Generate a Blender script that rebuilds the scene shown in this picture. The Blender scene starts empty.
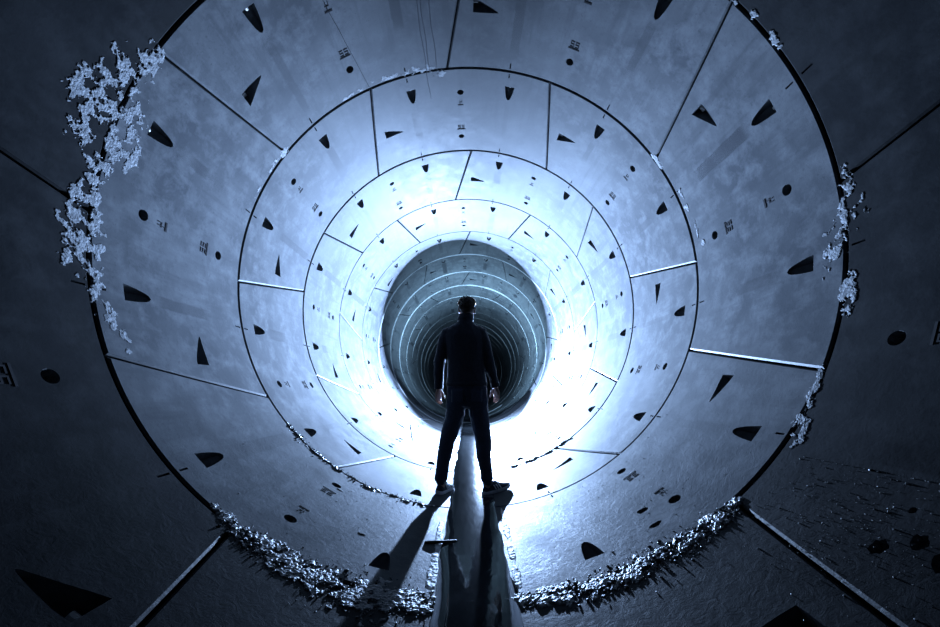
import bpy, math, random
from mathutils import Vector, Matrix, noise, geometry

# ------------------------------------------------------------------ scene, camera, world, exposure
S = bpy.context.scene
C = S.collection
rad, deg = math.radians, math.degrees
sin, cos, PI = math.sin, math.cos, math.pi
random.seed(7)

cd = bpy.data.cameras.new('camera')
cam = bpy.data.objects.new('camera', cd)
C.objects.link(cam)
cd.sensor_width = 36.0
cd.sensor_fit = 'HORIZONTAL'
cd.lens = 375.175 / 940 * 36
cd.clip_start = 0.02
cam.location = (-0.0068, 0.0, 0.9136)
cam.rotation_euler = (PI / 2 + 0.202, 0, -0.0053)
S.camera = cam

w = bpy.data.worlds.new('world')
S.world = w
w.use_nodes = True
w.node_tree.nodes['Background'].inputs[0].default_value = (0.25, 0.45, 1.0, 1)
w.node_tree.nodes['Background'].inputs[1].default_value = 0.004

S.view_settings.view_transform = 'Standard'
S.view_settings.look = 'None'
S.view_settings.gamma = 1.0
S.view_settings.use_curve_mapping = False
S.view_settings.exposure = 0.0
ALBEDO = 0.25
SPEC = 0.06
DARK_TONE = 0.16  # colour factor of the darker nearest rings
LAMP_POS = Vector((0.36, 10.4, 0.95))
LAMP_AIM = Vector((0.20, -1.0, -0.85)).normalized()
LAMP_POWER = 64000.0
PROF = (0.20, 0.90, 0.012, 0.15, 2.8, 0.05, 2.9, 0.42, 0.93, 0.06, 0.105, 0.40, 0.025, 0.05, 1.0)
FILL_POWER = 950.0
LAMP_COLOR = (0.42, 0.64, 1.08)
if hasattr(S, 'cycles'):
    S.cycles.max_bounces = 10
    S.cycles.diffuse_bounces = 6
    S.cycles.glossy_bounces = 4
    S.cycles.sample_clamp_indirect = 6.0
    S.cycles.use_denoising = True

# ------------------------------------------------------------------ tunnel numbers
R = 2.05                     # inner radius of the lining
J0, L = 1.8838, 1.3279       # first joint in front of the camera, ring length
ROLL = 2.6                   # the rings are rolled a little about the axis


def warp(s):                 # segment angle (deg) -> true angle from the invert (deg)
    return ROLL + s + 1.0 * sin(rad(s))


def cyl(th, y, r):           # true angle in deg, distance along the tunnel, radius
    t = rad(th)
    return Vector((r * sin(t), y, R - r * cos(t)))


# ------------------------------------------------------------------ helpers
def mesh_obj(name, verts, faces, mat, parent=None, smooth=True, uvs=None, smooth_faces=None, mats=None, midx=None):
    me = bpy.data.meshes.new(name)
    off = Vector((0, 0, 0))
    if parent is not None:
        q = parent
        while q is not None:
            off += q.location
            q = q.parent
    me.from_pydata([tuple(Vector(v) - off) for v in verts], [], faces)
    for m in (mats or [mat]):
        me.materials.append(m)
    if midx:
        me.polygons.foreach_set('material_index', midx)
    if smooth_faces is not None:
        me.polygons.foreach_set('use_smooth', smooth_faces)
    else:
        me.polygons.foreach_set('use_smooth', [smooth] * len(me.polygons))
    if uvs is not None:
        a = me.attributes.new('suv', 'FLOAT_VECTOR', 'POINT')
        a.data.foreach_set('vector', [c for u in uvs for c in u])
    me.update()
    o = bpy.data.objects.new(name, me)
    C.objects.link(o)
    if parent is not None:
        o.parent = parent
    return o


def empty(name, loc, label=None, cat=None, group=None, kind=None):
    o = bpy.data.objects.new(name, None)
    o.empty_display_size = 0.1
    C.objects.link(o)
    o.location = loc
    tag(o, label, cat, group, kind)
    return o


def tag(o, label=None, cat=None, group=None, kind=None):
    if label: o['label'] = label
    if cat: o['category'] = cat
    if group: o['group'] = group
    if kind: o['kind'] = kind
    return o


# ------------------------------------------------------------------ materials
def new_mat(name):
    m = bpy.data.materials.new(name)
    m.use_nodes = True
    nt = m.node_tree
    return m, nt, nt.nodes['Principled BSDF']


def N(nt, t, **kw):
    n = nt.nodes.new(t)
    for k, v in kw.items():
        setattr(n, k, v)
    return n


def mth(nt, op, a, b=None, clamp=False):
    n = N(nt, 'ShaderNodeMath', operation=op, use_clamp=clamp)
    for i, v in enumerate((a, b)):
        if v is None: continue
        if isinstance(v, (int, float)): n.inputs[i].default_value = v
        else: nt.links.new(v, n.inputs[i])
    return n.outputs[0]


def mrange(nt, v, a, b, c=0.0, d=1.0, smooth=False):
    n = N(nt, 'ShaderNodeMapRange')
    if smooth: n.interpolation_type = 'SMOOTHSTEP'
    nt.links.new(v, n.inputs[0])
    for i, x in enumerate((a, b, c, d)):
        if isinstance(x, (int, float)): n.inputs[i + 1].default_value = x
        else: nt.links.new(x, n.inputs[i + 1])
    return n.outputs[0]


def mixc(nt, f, a, b, blend='MIX'):
    n = N(nt, 'ShaderNodeMix', data_type='RGBA', blend_type=blend)
    if isinstance(f, (int, float)): n.inputs[0].default_value = f
    else: nt.links.new(f, n.inputs[0])
    for i, v in ((6, a), (7, b)):
        if isinstance(v, tuple): n.inputs[i].default_value = (*v, 1)
        else: nt.links.new(v, n.inputs[i])
    return n.outputs[2]


def noise_tex(nt, vec, scale, detail=4, rough=0.55, dist=0.0):
    n = N(nt, 'ShaderNodeTexNoise')
    n.inputs['Scale'].default_value = scale
    n.inputs['Detail'].default_value = detail
    n.inputs['Roughness'].default_value = rough
    n.inputs['Distortion'].default_value = dist
    nt.links.new(vec, n.inputs['Vector'])
    return n.outputs['Fac']


def concrete_material(name, tone):
    m, nt, p = new_mat(name)
    geo = N(nt, 'ShaderNodeNewGeometry')
    pos = geo.outputs['Position']
    big = noise_tex(nt, pos, 1.3, 5, 0.6, 0.3)
    mid = noise_tex(nt, pos, 6.0, 6, 0.65, 0.2)
    fine = noise_tex(nt, pos, 38.0, 6, 0.7)
    col = mixc(nt, mrange(nt, big, 0.36, 0.64), (0.088, 0.096, 0.107), (0.176, 0.184, 0.193))
    col = mixc(nt, mrange(nt, mid, 0.45, 0.66), col, (0.225, 0.234, 0.245))
    col = mixc(nt, mrange(nt, fine, 0.56, 0.74, 0, 0.7), col, (0.076, 0.080, 0.088))
    # casting smears and damp bands behind the bolt pockets: angle / 30 deg, ring fraction, ring seed
    at = N(nt, 'ShaderNodeAttribute', attribute_name='suv')
    sx = N(nt, 'ShaderNodeSeparateXYZ')
    nt.links.new(at.outputs['Vector'], sx.inputs[0])
    x, u, seed = sx.outputs
    wob = mth(nt, 'MULTIPLY', mth(nt, 'SUBTRACT', mid, 0.5), 0.035)
    fx = mth(nt, 'ABSOLUTE', mth(nt, 'ADD', mth(nt, 'SUBTRACT', mth(nt, 'FRACT', x), 0.5), wob))
    cell = mth(nt, 'FLOOR', x)
    cv = N(nt, 'ShaderNodeCombineXYZ')
    nt.links.new(cell, cv.inputs[0]); nt.links.new(seed, cv.inputs[1])
    wn = N(nt, 'ShaderNodeTexWhiteNoise', noise_dimensions='3D')
    nt.links.new(cv.outputs[0], wn.inputs['Vector'])
    sc = N(nt, 'ShaderNodeSeparateColor')
    nt.links.new(wn.outputs['Color'], sc.inputs[0])
    hw = mrange(nt, sc.outputs[0], 0, 1, 0.024, 0.052)
    mask = mth(nt, 'SUBTRACT', 1.0, mrange(nt, mth(nt, 'SUBTRACT', fx, hw), -0.006, 0.006, smooth=True))
    end = mrange(nt, sc.outputs[1], 0, 1, 0.50, 0.92)
    beg = mrange(nt, sc.outputs[2], 0, 1, 0.28, 0.42)
    un = mth(nt, 'ADD', u, wob)
    m1 = mrange(nt, mth(nt, 'SUBTRACT', un, beg), -0.02, 0.03, smooth=True)
    m2 = mth(nt, 'SUBTRACT', 1.0, mrange(nt, mth(nt, 'SUBTRACT', un, end), -0.05, 0.03, smooth=True))
    band = mth(nt, 'MULTIPLY', mth(nt, 'MULTIPLY', mask, m1), m2)
    band = mth(nt, 'MULTIPLY', band, mrange(nt, sc.outputs[0], 0.1, 0.9, 0.35, 0.95))
    col = mixc(nt, band, col, (0.055, 0.059, 0.067))
    # axial trowel drags over the whole lining
    dv = N(nt, 'ShaderNodeCombineXYZ')
    nt.links.new(mth(nt, 'MULTIPLY', x, 9.0), dv.inputs[0])
    nt.links.new(mth(nt, 'MULTIPLY', u, 1.1), dv.inputs[1])
    nt.links.new(seed, dv.inputs[2])
    drag = noise_tex(nt, dv.outputs[0], 1.6, 4, 0.6)
    col = mixc(nt, mrange(nt, drag, 0.5, 0.7, 0, 0.55), col, (0.092, 0.099, 0.109))
    # grime and wet along the invert
    sp = N(nt, 'ShaderNodeSeparateXYZ')
    nt.links.new(pos, sp.inputs[0])
    low = mrange(nt, sp.outputs[2], 1.1, 0.15, smooth=True)
    mud = mth(nt, 'MULTIPLY', low, mrange(nt, noise_tex(nt, pos, 3.3, 7, 0.7, 0.8), 0.48, 0.62))
    col = mixc(nt, mth(nt, 'MULTIPLY', mud, 0.55), col, (0.067, 0.069, 0.071))
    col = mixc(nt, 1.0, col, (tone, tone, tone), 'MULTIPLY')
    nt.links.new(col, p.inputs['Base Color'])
    rg = mrange(nt, mid, 0.3, 0.7, 0.50, 0.62)
    rg = mth(nt, 'SUBTRACT', rg, mth(nt, 'MULTIPLY', mth(nt, 'MULTIPLY', low, mrange(nt, big, 0.35, 0.6)), 0.12))
    nt.links.new(rg, p.inputs['Roughness'])
    p.inputs['Specular IOR Level'].default_value = SPEC * (1.0 if tone == ALBEDO else 0.5)
    b1 = N(nt, 'ShaderNodeBump')
    b1.inputs['Strength'].default_value = 0.25
    b1.inputs['Distance'].default_value = 0.01
    hgt = mth(nt, 'ADD', mth(nt, 'MULTIPLY', mid, 0.6), mth(nt, 'MULTIPLY', fine, 0.25))
    rough_floor = mth(nt, 'MULTIPLY', low, noise_tex(nt, pos, 22.0, 6, 0.7, 1.2))
    hgt = mth(nt, 'ADD', hgt, mth(nt, 'MULTIPLY', rough_floor, 0.9))
    nt.links.new(hgt, b1.inputs['Height'])
    nt.links.new(b1.outputs[0], p.inputs['Normal'])
    return m


def simple_mat(name, a, b, scale, rough=0.6, bump=0.0, spec=0.1, metal=0.0, detail=4, bscale=None):
    m, nt, p = new_mat(name)
    tc = N(nt, 'ShaderNodeNewGeometry')
    f = noise_tex(nt, tc.outputs['Position'], scale, detail)
    nt.links.new(mixc(nt, mrange(nt, f, 0.3, 0.7), a, b), p.inputs['Base Color'])
    p.inputs['Roughness'].default_value = rough
    p.inputs['Specular IOR Level'].default_value = spec
    p.inputs['Metallic'].default_value = metal
    if bump:
        bm = N(nt, 'ShaderNodeBump')
        bm.inputs['Strength'].default_value = bump
        bm.inputs['Distance'].default_value = 0.01
        nt.links.new(noise_tex(nt, tc.outputs['Position'], bscale or scale * 2, 5), bm.inputs['Height'])
        nt.links.new(bm.outputs[0], p.inputs['Normal'])
    return m


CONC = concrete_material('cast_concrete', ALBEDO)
DARK_CONC = concrete_material('dark_concrete', ALBEDO * DARK_TONE)  # same concrete in a darker tone, for the nearest rings
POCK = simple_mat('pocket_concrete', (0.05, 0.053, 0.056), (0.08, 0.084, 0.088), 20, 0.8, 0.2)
BOLT = simple_mat('bolt_steel', (0.25, 0.24, 0.23), (0.45, 0.44, 0.42), 30, 0.45, 0.1, metal=0.7)
MARK = simple_mat('cast_mark', (0.002, 0.002, 0.0025), (0.006, 0.006, 0.007), 40, 0.9)
CRUST = simple_mat('lime_crust', (0.065, 0.068, 0.072), (0.16, 0.165, 0.17), 40, 0.55, 0.4)
ADDED_LIP = simple_mat('added_lip', (0.12, 0.125, 0.13), (0.20, 0.205, 0.21), 8, 0.6, 0.3)
GLARE = simple_mat('painted_glare', (0.18, 0.185, 0.19), (0.42, 0.43, 0.44), 30, 0.5, 0.3, spec=0.2)  # pale colour stands in for glare on the wet water edges
SILT = simple_mat('wet_silt', (0.012, 0.013, 0.014), (0.085, 0.088, 0.09), 40, 0.38, 0.5, spec=0.3)
CLOD = simple_mat('mud_clod', (0.002, 0.002, 0.002), (0.005, 0.005, 0.005), 40, 0.8, 0.5)
WIRE = simple_mat('wire', (0.02, 0.02, 0.022), (0.04, 0.04, 0.045), 40, 0.7)
WOOD = simple_mat('wet_wood', (0.02, 0.02, 0.02), (0.06, 0.055, 0.05), 30, 0.45, 0.4)
SKIN = simple_mat('skin', (0.50, 0.30, 0.23), (0.58, 0.36, 0.28), 12, 0.5, 0.1)
HAIR = simple_mat('hair', (0.03, 0.024, 0.02), (0.06, 0.048, 0.04), 60, 0.4, spec=0.5)
JACK = simple_mat('jacket_cloth', (0.030, 0.034, 0.044), (0.046, 0.052, 0.066), 70, 0.75, 0.25, spec=0.15)
TROU = simple_mat('trouser_cloth', (0.040, 0.050, 0.075), (0.062, 0.076, 0.11), 80, 0.75, 0.25, spec=0.15)
SHOE = simple_mat('shoe_mesh', (0.015, 0.02, 0.028), (0.03, 0.036, 0.048), 90, 0.6, 0.3)
SOLE = simple_mat('pale_rubber', (0.55, 0.57, 0.60), (0.68, 0.70, 0.72), 40, 0.5)
STRIPE = simple_mat('pale_stripe', (0.70, 0.72, 0.75), (0.80, 0.82, 0.84), 40, 0.5)
DARKMETAL = simple_mat('black_metal', (0.02, 0.02, 0.022), (0.035, 0.035, 0.04), 30, 0.4, metal=0.4)
EYE = simple_mat('eye', (0.6, 0.6, 0.6), (0.75, 0.75, 0.75), 20, 0.2)


for m_, wgt, rg in ((JACK, 0.8, 0.3), (TROU, 0.8, 0.3), (HAIR, 1.0, 0.3), (SHOE, 0.3, 0.5), (SKIN, 0.6, 0.3)):
    q = m_.node_tree.nodes['Principled BSDF']
    q.inputs['Sheen Weight'].default_value = wgt
    q.inputs['Sheen Roughness'].default_value = rg


nt_ = HAIR.node_tree                       # thin strands let some light through
tl_ = N(nt_, 'ShaderNodeBsdfTranslucent')
tl_.inputs['Color'].default_value = (0.40, 0.33, 0.27, 1)
ms_ = N(nt_, 'ShaderNodeMixShader')
ms_.inputs[0].default_value = 0.5
nt_.links.new(nt_.nodes['Principled BSDF'].outputs[0], ms_.inputs[1])
nt_.links.new(tl_.outputs[0], ms_.inputs[2])
nt_.links.new(ms_.outputs[0], nt_.nodes['Material Output'].inputs['Surface'])


def water_material():
    m, nt, p = new_mat('murky_water')
    geo = N(nt, 'ShaderNodeNewGeometry')
    f = noise_tex(nt, geo.outputs['Position'], 5, 4)
    nt.links.new(mixc(nt, mrange(nt, f, 0.3, 0.7), (0.010, 0.012, 0.013), (0.024, 0.027, 0.029)), p.inputs['Base Color'])
    p.inputs['Roughness'].default_value = 0.07
    p.inputs['IOR'].default_value = 1.33
    mp = N(nt, 'ShaderNodeMapping')
    mp.inputs['Scale'].default_value = (1.0, 0.5, 1.0)
    nt.links.new(geo.outputs['Position'], mp.inputs[0])
    b = N(nt, 'ShaderNodeBump')
    b.inputs['Strength'].default_value = 0.10
    b.inputs['Distance'].default_value = 0.02
    nt.links.new(noise_tex(nt, mp.outputs[0], 9, 3, 0.5, 0.4), b.inputs['Height'])
    nt.links.new(b.outputs[0], p.inputs['Normal'])
    return m


WATER = water_material()

# ------------------------------------------------------------------ lining rings
LAST = 30
DETAIL = 9                    # rings with pockets, holes and marks
GAP, CH, DEEP = 0.0065, 0.010, 0.20


def ring_pattern(i):
    """list of (centre angle, skew sign) of the six longitudinal joints of ring i"""
    if i % 2 == 1:
        return [(60 * k, -1 if k % 2 == 0 else 1) for k in range(6)]
    flip = 1 if i % 4 == 2 else -1
    return [(30 + 60 * k, (-1 if k % 2 == 0 else 1) * flip) for k in range(6)]


SK = 3.7


def shift_poly(poly, d):
    """inset a convex counter-clockwise polygon by d"""
    n = len(poly)
    lines = []
    for a in range(n):
        p, q = Vector(poly[a]), Vector(poly[(a + 1) % n])
        t = (q - p).normalized()
        nrm = Vector((-t.y, t.x))
        lines.append((p + nrm * d, t))
    out = []
    for a in range(n):
        p, t = lines[a - 1]
        q, v = lines[a]
        den = t.x * v.y - t.y * v.x
        k = ((q.x - p.x) * v.y - (q.y - p.y) * v.x) / den
        out.append(p + t * k)
    return out


def densify(poly, step):
    out = []
    for a in range(len(poly)):
        p, q = Vector(poly[a]), Vector(poly[(a + 1) % len(poly)])
        n = max(1, int((q - p).length / step))
        out += [p.lerp(q, k / n) for k in range(n)]
    return out


def c_outline(a, y):
    """shield shaped pocket: flat wide end at y, rounded tip further on"""
    h, ln = 0.052, 0.186
    pts = [(-h, 0), (-h * 0.3, 0), (h * 0.3, 0), (h, 0)]
    side = [(0.94 * h, 0.03), (0.84 * h, 0.07), (0.70 * h, 0.11), (0.54 * h, 0.145), (0.34 * h, 0.172), (0.0, ln)]
    pts += side + [(-x, v) for x, v in reversed(side[:-1])]
    return [Vector((a + x, y + v)) for x, v in pts]


def l_outline(a, y, sg):
    """long wedge along the ring: flat wide end at a, narrow tip towards smaller a"""
    h, ln = 0.060, 0.222
    dy = 0.055 * sg
    pts = [(0, -h), (0, 0), (0, h)]
    top = [(-0.06, h * 0.82), (-0.12, h * 0.55), (-0.18, h * 0.28), (-ln + 0.008, h * 0.10)]
    bot = [(-ln + 0.008, -h * 0.10), (-0.18, -h * 0.28), (-0.12, -h * 0.55), (-0.06, -h * 0.82)]
    return [Vector((a + x, y + v + dy * (-x / ln))) for x, v in pts + top + [(-ln, 0)] + bot]


def circle(a, y, r, n=22):
    return [Vector((a + r * cos(2 * PI * k / n), y + r * sin(2 * PI * k / n))) for k in range(n)]


def inside(p, poly):
    c = False
    n = len(poly)
    j = n - 1
    for k in range(n):
        a, b = poly[k], poly[j]
        if (a.y > p.y) != (b.y > p.y) and p.x < (b.x - a.x) * (p.y - a.y) / (b.y - a.y) + a.x:
            c = not c
        j = k
    return c


def dist_poly(p, poly):
    return min((p - q).length for q in poly)


SEG_DIGITS = {'1': [((.5, 0), (.5, 1))], '2': [((0, 1), (1, 1)), ((1, 1), (1, .5)), ((1, .5), (0, .5)), ((0, .5), (0, 0)), ((0, 0), (1, 0))],
              '4': [((0, 1), (0, .45)), ((0, .45), (1, .45)), ((.75, 1), (.75, 0))],
              '5': [((1, 1), (0, 1)), ((0, 1), (0, .5)), ((0, .5), (1, .5)), ((1, .5), (1, 0)), ((1, 0), (0, 0))]}


def build_mark(text, a, y, r, parent, i):
    """cast number with a bar under it; reads along the ring, top towards the tunnel mouth"""
    V, F = [], []

    def stroke(p, q, wd):
        p, q = Vector(p), Vector(q)
        t = (q - p).normalized()
        n = Vector((-t.y, t.x)) * wd
        p, q = p - t * wd, q + t * wd
        base = len(V)
        for rr in (r - 0.0025, r + 0.002):
            for v in (p + n, q + n, q - n, p - n):
                V.append(cyl(warp(deg(v.x / R)), v.y, rr))
        b = base
        F.extend([(b, b + 1, b + 2, b + 3), (b + 7, b + 6, b + 5, b + 4)] + [(b + k, b + 4 + k, b + 4 + (k + 1) % 4, b + (k + 1) % 4) for k in range(4)])
    n = len(text)
    wch, hch, sp = 0.030, 0.048, 0.046
    x0 = a - (n * sp - (sp - wch)) / 2
    for k, ch in enumerate(text):
        for p, q in SEG_DIGITS[ch]:
            stroke((x0 + k * sp + p[0] * wch, y - p[1] * hch), (x0 + k * sp + q[0] * wch, y - q[1] * hch), 0.0035)
    hb = 0.047 if n > 1 else 0.026
    stroke((a - hb, y + 0.018), (a + hb, y + 0.018), 0.0065 if n == 1 else 0.005)
    return mesh_obj('cast_mark', V, F, MARK, parent, smooth=False)


def pocket_mesh(name, outline, depth_fn, r, parent, bolt=None):
    """recess: vertical walls down to a sloping floor, joined to the rim of the hole in the segment"""
    n = len(outline)
    cen = sum(outline, Vector((0, 0))) / n
    V, F, mi = [], [], []
    for q in outline:
        V.append(cyl(warp(deg(q.x / R)), q.y, r))
    for q in outline:
        qq = cen + (q - cen) * 0.95
        V.append(cyl(warp(deg(qq.x / R)), qq.y, r + depth_fn(q)))
    V.append(cyl(warp(deg(cen.x / R)), cen.y, r + depth_fn(cen)))
    for k in range(n):
        k2 = (k + 1) % n
        F.append((k, k2, n + k2, n + k)); mi.append(0)
    for k in range(n):
        F.append((n + k, n + (k + 1) % n, 2 * n)); mi.append(0)
    if bolt is not None:            # bolt end standing in the deep end of the pocket
        (bx, by), (dx, dy), dep = bolt
        d2 = Vector((dx, dy)).normalized()
        t2 = Vector((-d2.y, d2.x))
        b = len(V)
        for st in (0.0, 0.045):
            for k in range(8):
                ang = 2 * PI * k / 8
                q = Vector((bx, by)) + d2 * st + t2 * 0.013 * cos(ang)
                V.append(cyl(warp(deg(q.x / R)), q.y, r + dep + 0.013 * sin(ang)))
        for k in range(8):
            F.append((b + k, b + (k + 1) % 8, b + 8 + (k + 1) % 8, b + 8 + k)); mi.append(1)
        F.append(tuple(b + 8 + k for k in range(8))); mi.append(1)
    return mesh_obj(name, V, F, POCK, parent, smooth=False, mats=[POCK, BOLT], midx=mi)


ORD = ['', 'first', 'second', 'third', 'fourth', 'fifth', 'sixth', 'seventh', 'eighth', 'ninth', 'tenth', 'eleventh', 'twelfth',
       'thirteenth', 'fourteenth', 'fifteenth', 'sixteenth', 'seventeenth', 'eighteenth', 'nineteenth', 'twentieth', 'twenty-first',
       'twenty-second', 'twenty-third', 'twenty-fourth', 'twenty-fifth', 'twenty-sixth', 'twenty-seventh', 'twenty-eighth',
       'twenty-ninth', 'thirtieth']
RLAB = {-1: 'dark ring of concrete segments around the camera, before all others',
        0: 'nearest dark ring of concrete segments, cut by the picture corners',
        1: 'dim blue ring of concrete segments with white lime on its near joint',
        2: 'pale blue ring of concrete segments whose lower near joint passes under the feet',
        3: 'bright ring of concrete segments just beyond the standing person'}


# spalled pits: ring, angle, ring fraction, size
PITS = [(1, 25.4, .307, .036), (1, 24.9, .165, .038), (0, 35.0, .546, .032), (0, 36.9, .490, .036), (0, 35.8, .430, .036), (0, 39.5, .54, .016)]


def build_ring(i):
    rnd = random.Random(100 + i)
    y0, y1 = J0 + L * (i - 1), J0 + L * i
    lab = RLAB.get(i) or 'concrete segment ring, %s beyond the joint nearest the camera' % ORD[i]
    ring = empty('wall_ring', (0, (y0 + y1) / 2, 0), lab, 'tunnel ring', 'rings of the tunnel lining', 'structure')
    joints = ring_pattern(i)
    roff = {0: 0.0015, 1: 0.0, 2: 0.001, 3: -0.001, 4: 0.002}.get(i, rnd.uniform(-0.007, 0.007))
    for k in range(6):
        (ca, sa), (cb, sb) = joints[k], joints[(k + 1) % 6]
        if k == 5: cb += 360
        r = R + roff + rnd.uniform(-0.001, 0.001)
        near = (ca - sa * SK, cb - sb * SK)
        far = (ca + sa * SK, cb + sb * SK)
        A = lambda s: R * rad(s)
        quad = [(A(near[0]), y0), (A(near[1]), y0), (A(far[1]), y1), (A(far[0]), y1)]
        edge = shift_poly(quad, GAP)                 # rim of the gap
        top = shift_poly(quad, GAP + CH)             # where the chamfer starts
        fine = i <= DETAIL
        mid = (ca + cb) / 2
        holes = []                                    # (outline, builder)
        seg = None
        if fine:
            for dm in (-15, 15):
                holes.append(('c', c_outline(A(mid + dm), y0 + 0.145 * L), mid + dm))
            holes.append(('h', circle(A(mid), y0 + 0.237 * L, 0.036), 0.237))
            holes.append(('h', circle(A(mid), y0 + 0.78 * L, 0.036), 0.78))
            holes.append(('l', l_outline(A(cb - 3.6), y0 + (0.50 if sb < 0 else 0.525) * L, 1 if sb > 0 else -1), sb))
            for pi_, ps, pu, pr in PITS:               # spalled pits in the face
                if pi_ == i and ca < ps < cb:
                    ol = []
                    for t in range(14):
                        an = 2 * PI * t / 14
                        k_ = pr * (0.75 + 0.45 * noise.noise(Vector((cos(an) * 1.3 + ps, sin(an) * 1.3, pu * 9))))
                        ol.append(Vector((A(ps) + 1.25 * k_ * cos(an), y0 + pu * L + 0.9 * k_ * sin(an))))
                    holes.append(('p', ol, 0))
            if i <= 4:
                for dm in (-15, 15):                  # short slots that run up to the ring joints
                    for ya, yb in ((0.022, 0.062), (0.925, 0.978)):
                        xx = A(mid + dm + 0.6)
                        holes.append(('s', [Vector((xx - 0.006, y0 + ya * L)), Vector((xx + 0.006, y0 + ya * L)), Vector((xx + 0.006, y0 + yb * L)), Vector((xx - 0.006, y0 + yb * L))], 0))
        border = densify(top, 0.05 if fine else 0.16)
        pts = [v.copy() for v in border]
        nb = len(pts)
        edges = [(a, (a + 1) % nb) for a in range(nb)]
        for kind, ol, _ in holes:
            b = len(pts)
            pts += ol
            edges += [(b + a, b + (a + 1) % len(ol)) for a in range(len(ol))]
        sx, sy = (0.045, 0.11) if fine else (0.11, 0.45)
        xmin, xmax = min(v.x for v in top), max(v.x for v in top)
        row = 0
        yy = y0 + 0.06
        allh = [q for _, ol, _ in holes for q in ol]
        while yy < y1 - 0.04:
            xx = xmin + (sx / 2 if row % 2 else 0)
            while xx < xmax:
                q = Vector((xx, yy))
                if inside(q, top) and dist_poly(q, border) > 0.025 and not any(inside(q, ol) for _, ol, _ in holes) \
                        and (not allh or dist_poly(q, allh) > 0.018):
                    pts.append(q)
                xx += sx
            yy += sy
            row += 1
        res = geometry.delaunay_2d_cdt(pts, edges, [], 0, 1e-6)
        pv, pf = res[0], res[2]
        V, F, SF, UV = [], [], [], []

        def add(q, rr):
            V.append(cyl(warp(deg(q.x / R)), q.y, rr))
            UV.append((deg(q.x / R) / 30.0 + 24, (q.y - y0) / L, i * 3.7 + 11))
            return len(V) - 1
        for q in pv:
            add(q, r)
        hol = [ol for _, ol, _ in holes]
        for f in pf:
            c = (pv[f[0]] + pv[f[1]] + pv[f[2]]) / 3
            if abs((pv[f[1]] - pv[f[0]]).cross(pv[f[2]] - pv[f[0]])) < 8e-6 or any(inside(c, ol) for ol in hol):
                continue
            F.append(tuple(reversed(f))); SF.append(True)
        # chamfer and flanks
        etop = densify(top, 0.05 if fine else 0.16)
        kk = [edge[a] for a in range(4)]
        ebor = []
        for a in range(4):
            p, q = Vector(top[a]), Vector(top[(a + 1) % 4])
            n = max(1, int((q - p).length / (0.05 if fine else 0.16)))
            ebor += [Vector(edge[a]).lerp(Vector(edge[(a + 1) % 4]), t / n) for t in range(n)]
        l1 = [add(q, r) for q in etop]
        l2 = [add(q, r + CH * 0.9) for q in ebor]
        l3 = [add(q, r + CH * 0.9) for q in ebor]
        l4 = [add(q, r + DEEP) for q in ebor]
        m = len(etop)
        for a in range(m):
            a2 = (a + 1) % m
            F.append((l1[a2], l1[a], l2[a], l2[a2])); SF.append(False)
            F.append((l3[a2], l3[a], l4[a], l4[a2])); SF.append(False)
        # the slots are part of the casting
        for kind, ol, _ in holes:
            if kind != 's': continue
            t1 = [add(q, r) for q in ol]
            t2 = [add(q, r + 0.02) for q in ol]
            for a in range(4):
                F.append((t1[a], t1[(a + 1) % 4], t2[(a + 1) % 4], t2[a])); SF.append(False)
            F.append(tuple(reversed(t2))); SF.append(False)
        seg = mesh_obj('segment', V, F, CONC if i > 0 else DARK_CONC, ring, uvs=UV, smooth_faces=SF)
        for kind, ol, extra in holes:
            if kind == 'c':
                yb = ol[0].y
                pocket_mesh('bolt_pocket', ol, lambda q: 0.012 + 0.10 * max(0, 1 - (q.y - yb) / 0.186), r, seg,
                            bolt=((sum(q.x for q in ol[:4]) / 4, yb), (0, 1), 0.05) if i <= 3 else None)
            elif kind == 'l':
                xb = ol[0].x
                pocket_mesh('side_bolt_pocket', ol, lambda q: 0.012 + 0.10 * max(0, 1 - (xb - q.x) / 0.222), r, seg,
                            bolt=((xb, ol[1].y), (-1, 0), 0.045) if i <= 3 else None)
            elif kind == 'p':
                pocket_mesh('spalled_pit', ol, lambda q: 0.03, r, seg)
            elif kind == 'h':
                pocket_mesh('grout_hole', ol, lambda q: 0.13, r, seg)
        if fine and i <= 6:
            build_mark('4', A(mid), y0 + 0.36 * L, r, seg, i)
            build_mark('22', A(mid), y0 + 0.665 * L, r, seg, i)
        if i >= 6:                       # pale raised lip added along the near joint to catch light
            V, F = [], []
            n = 26 if i < 14 else 16
            for t in range(n + 1):
                th = warp(near[0] + (near[1] - near[0]) * t / n)
                hgt = max(-0.003, 0.006 + 0.034 * noise.noise(Vector((th * 0.022, i * 3.1, 0))))
                for dy, hh in ((-0.045, -0.004), (-0.022, hgt), (0.012, hgt), (0.04, -0.004)):
                    V.append(cyl(th, y0 + dy, r - hh))
            for t in range(n):
                for q in range(3):
                    F.append((4 * t + q, 4 * t + q + 1, 4 * t + 5 + q, 4 * t + 4 + q))
            mesh_obj('added_lip', V, F, ADDED_LIP, seg)
        if i == 1 and k == 3:            # the seam across the segment left of the crown
            V, F = [], []
            for t in range(25):
                u = 0.02 + 0.96 * t / 24
                th = -147.0 - 4.4 * max(0, (u - 0.2) / 0.8) + 0.15 * noise.noise(Vector((u * 9, 0, 0)))
                for dx in (-0.0022, 0.0022):
                    V.append(cyl(th + deg(dx / R), y0 + u * L, r - 0.0012))
            for t in range(24):
                F.append((2 * t, 2 * t + 1, 2 * t + 3, 2 * t + 2))
            mesh_obj('hairline_crack', V, F, MARK, seg)
    return ring


for i in range(-1, LAST + 1):
    build_ring(i)

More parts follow.
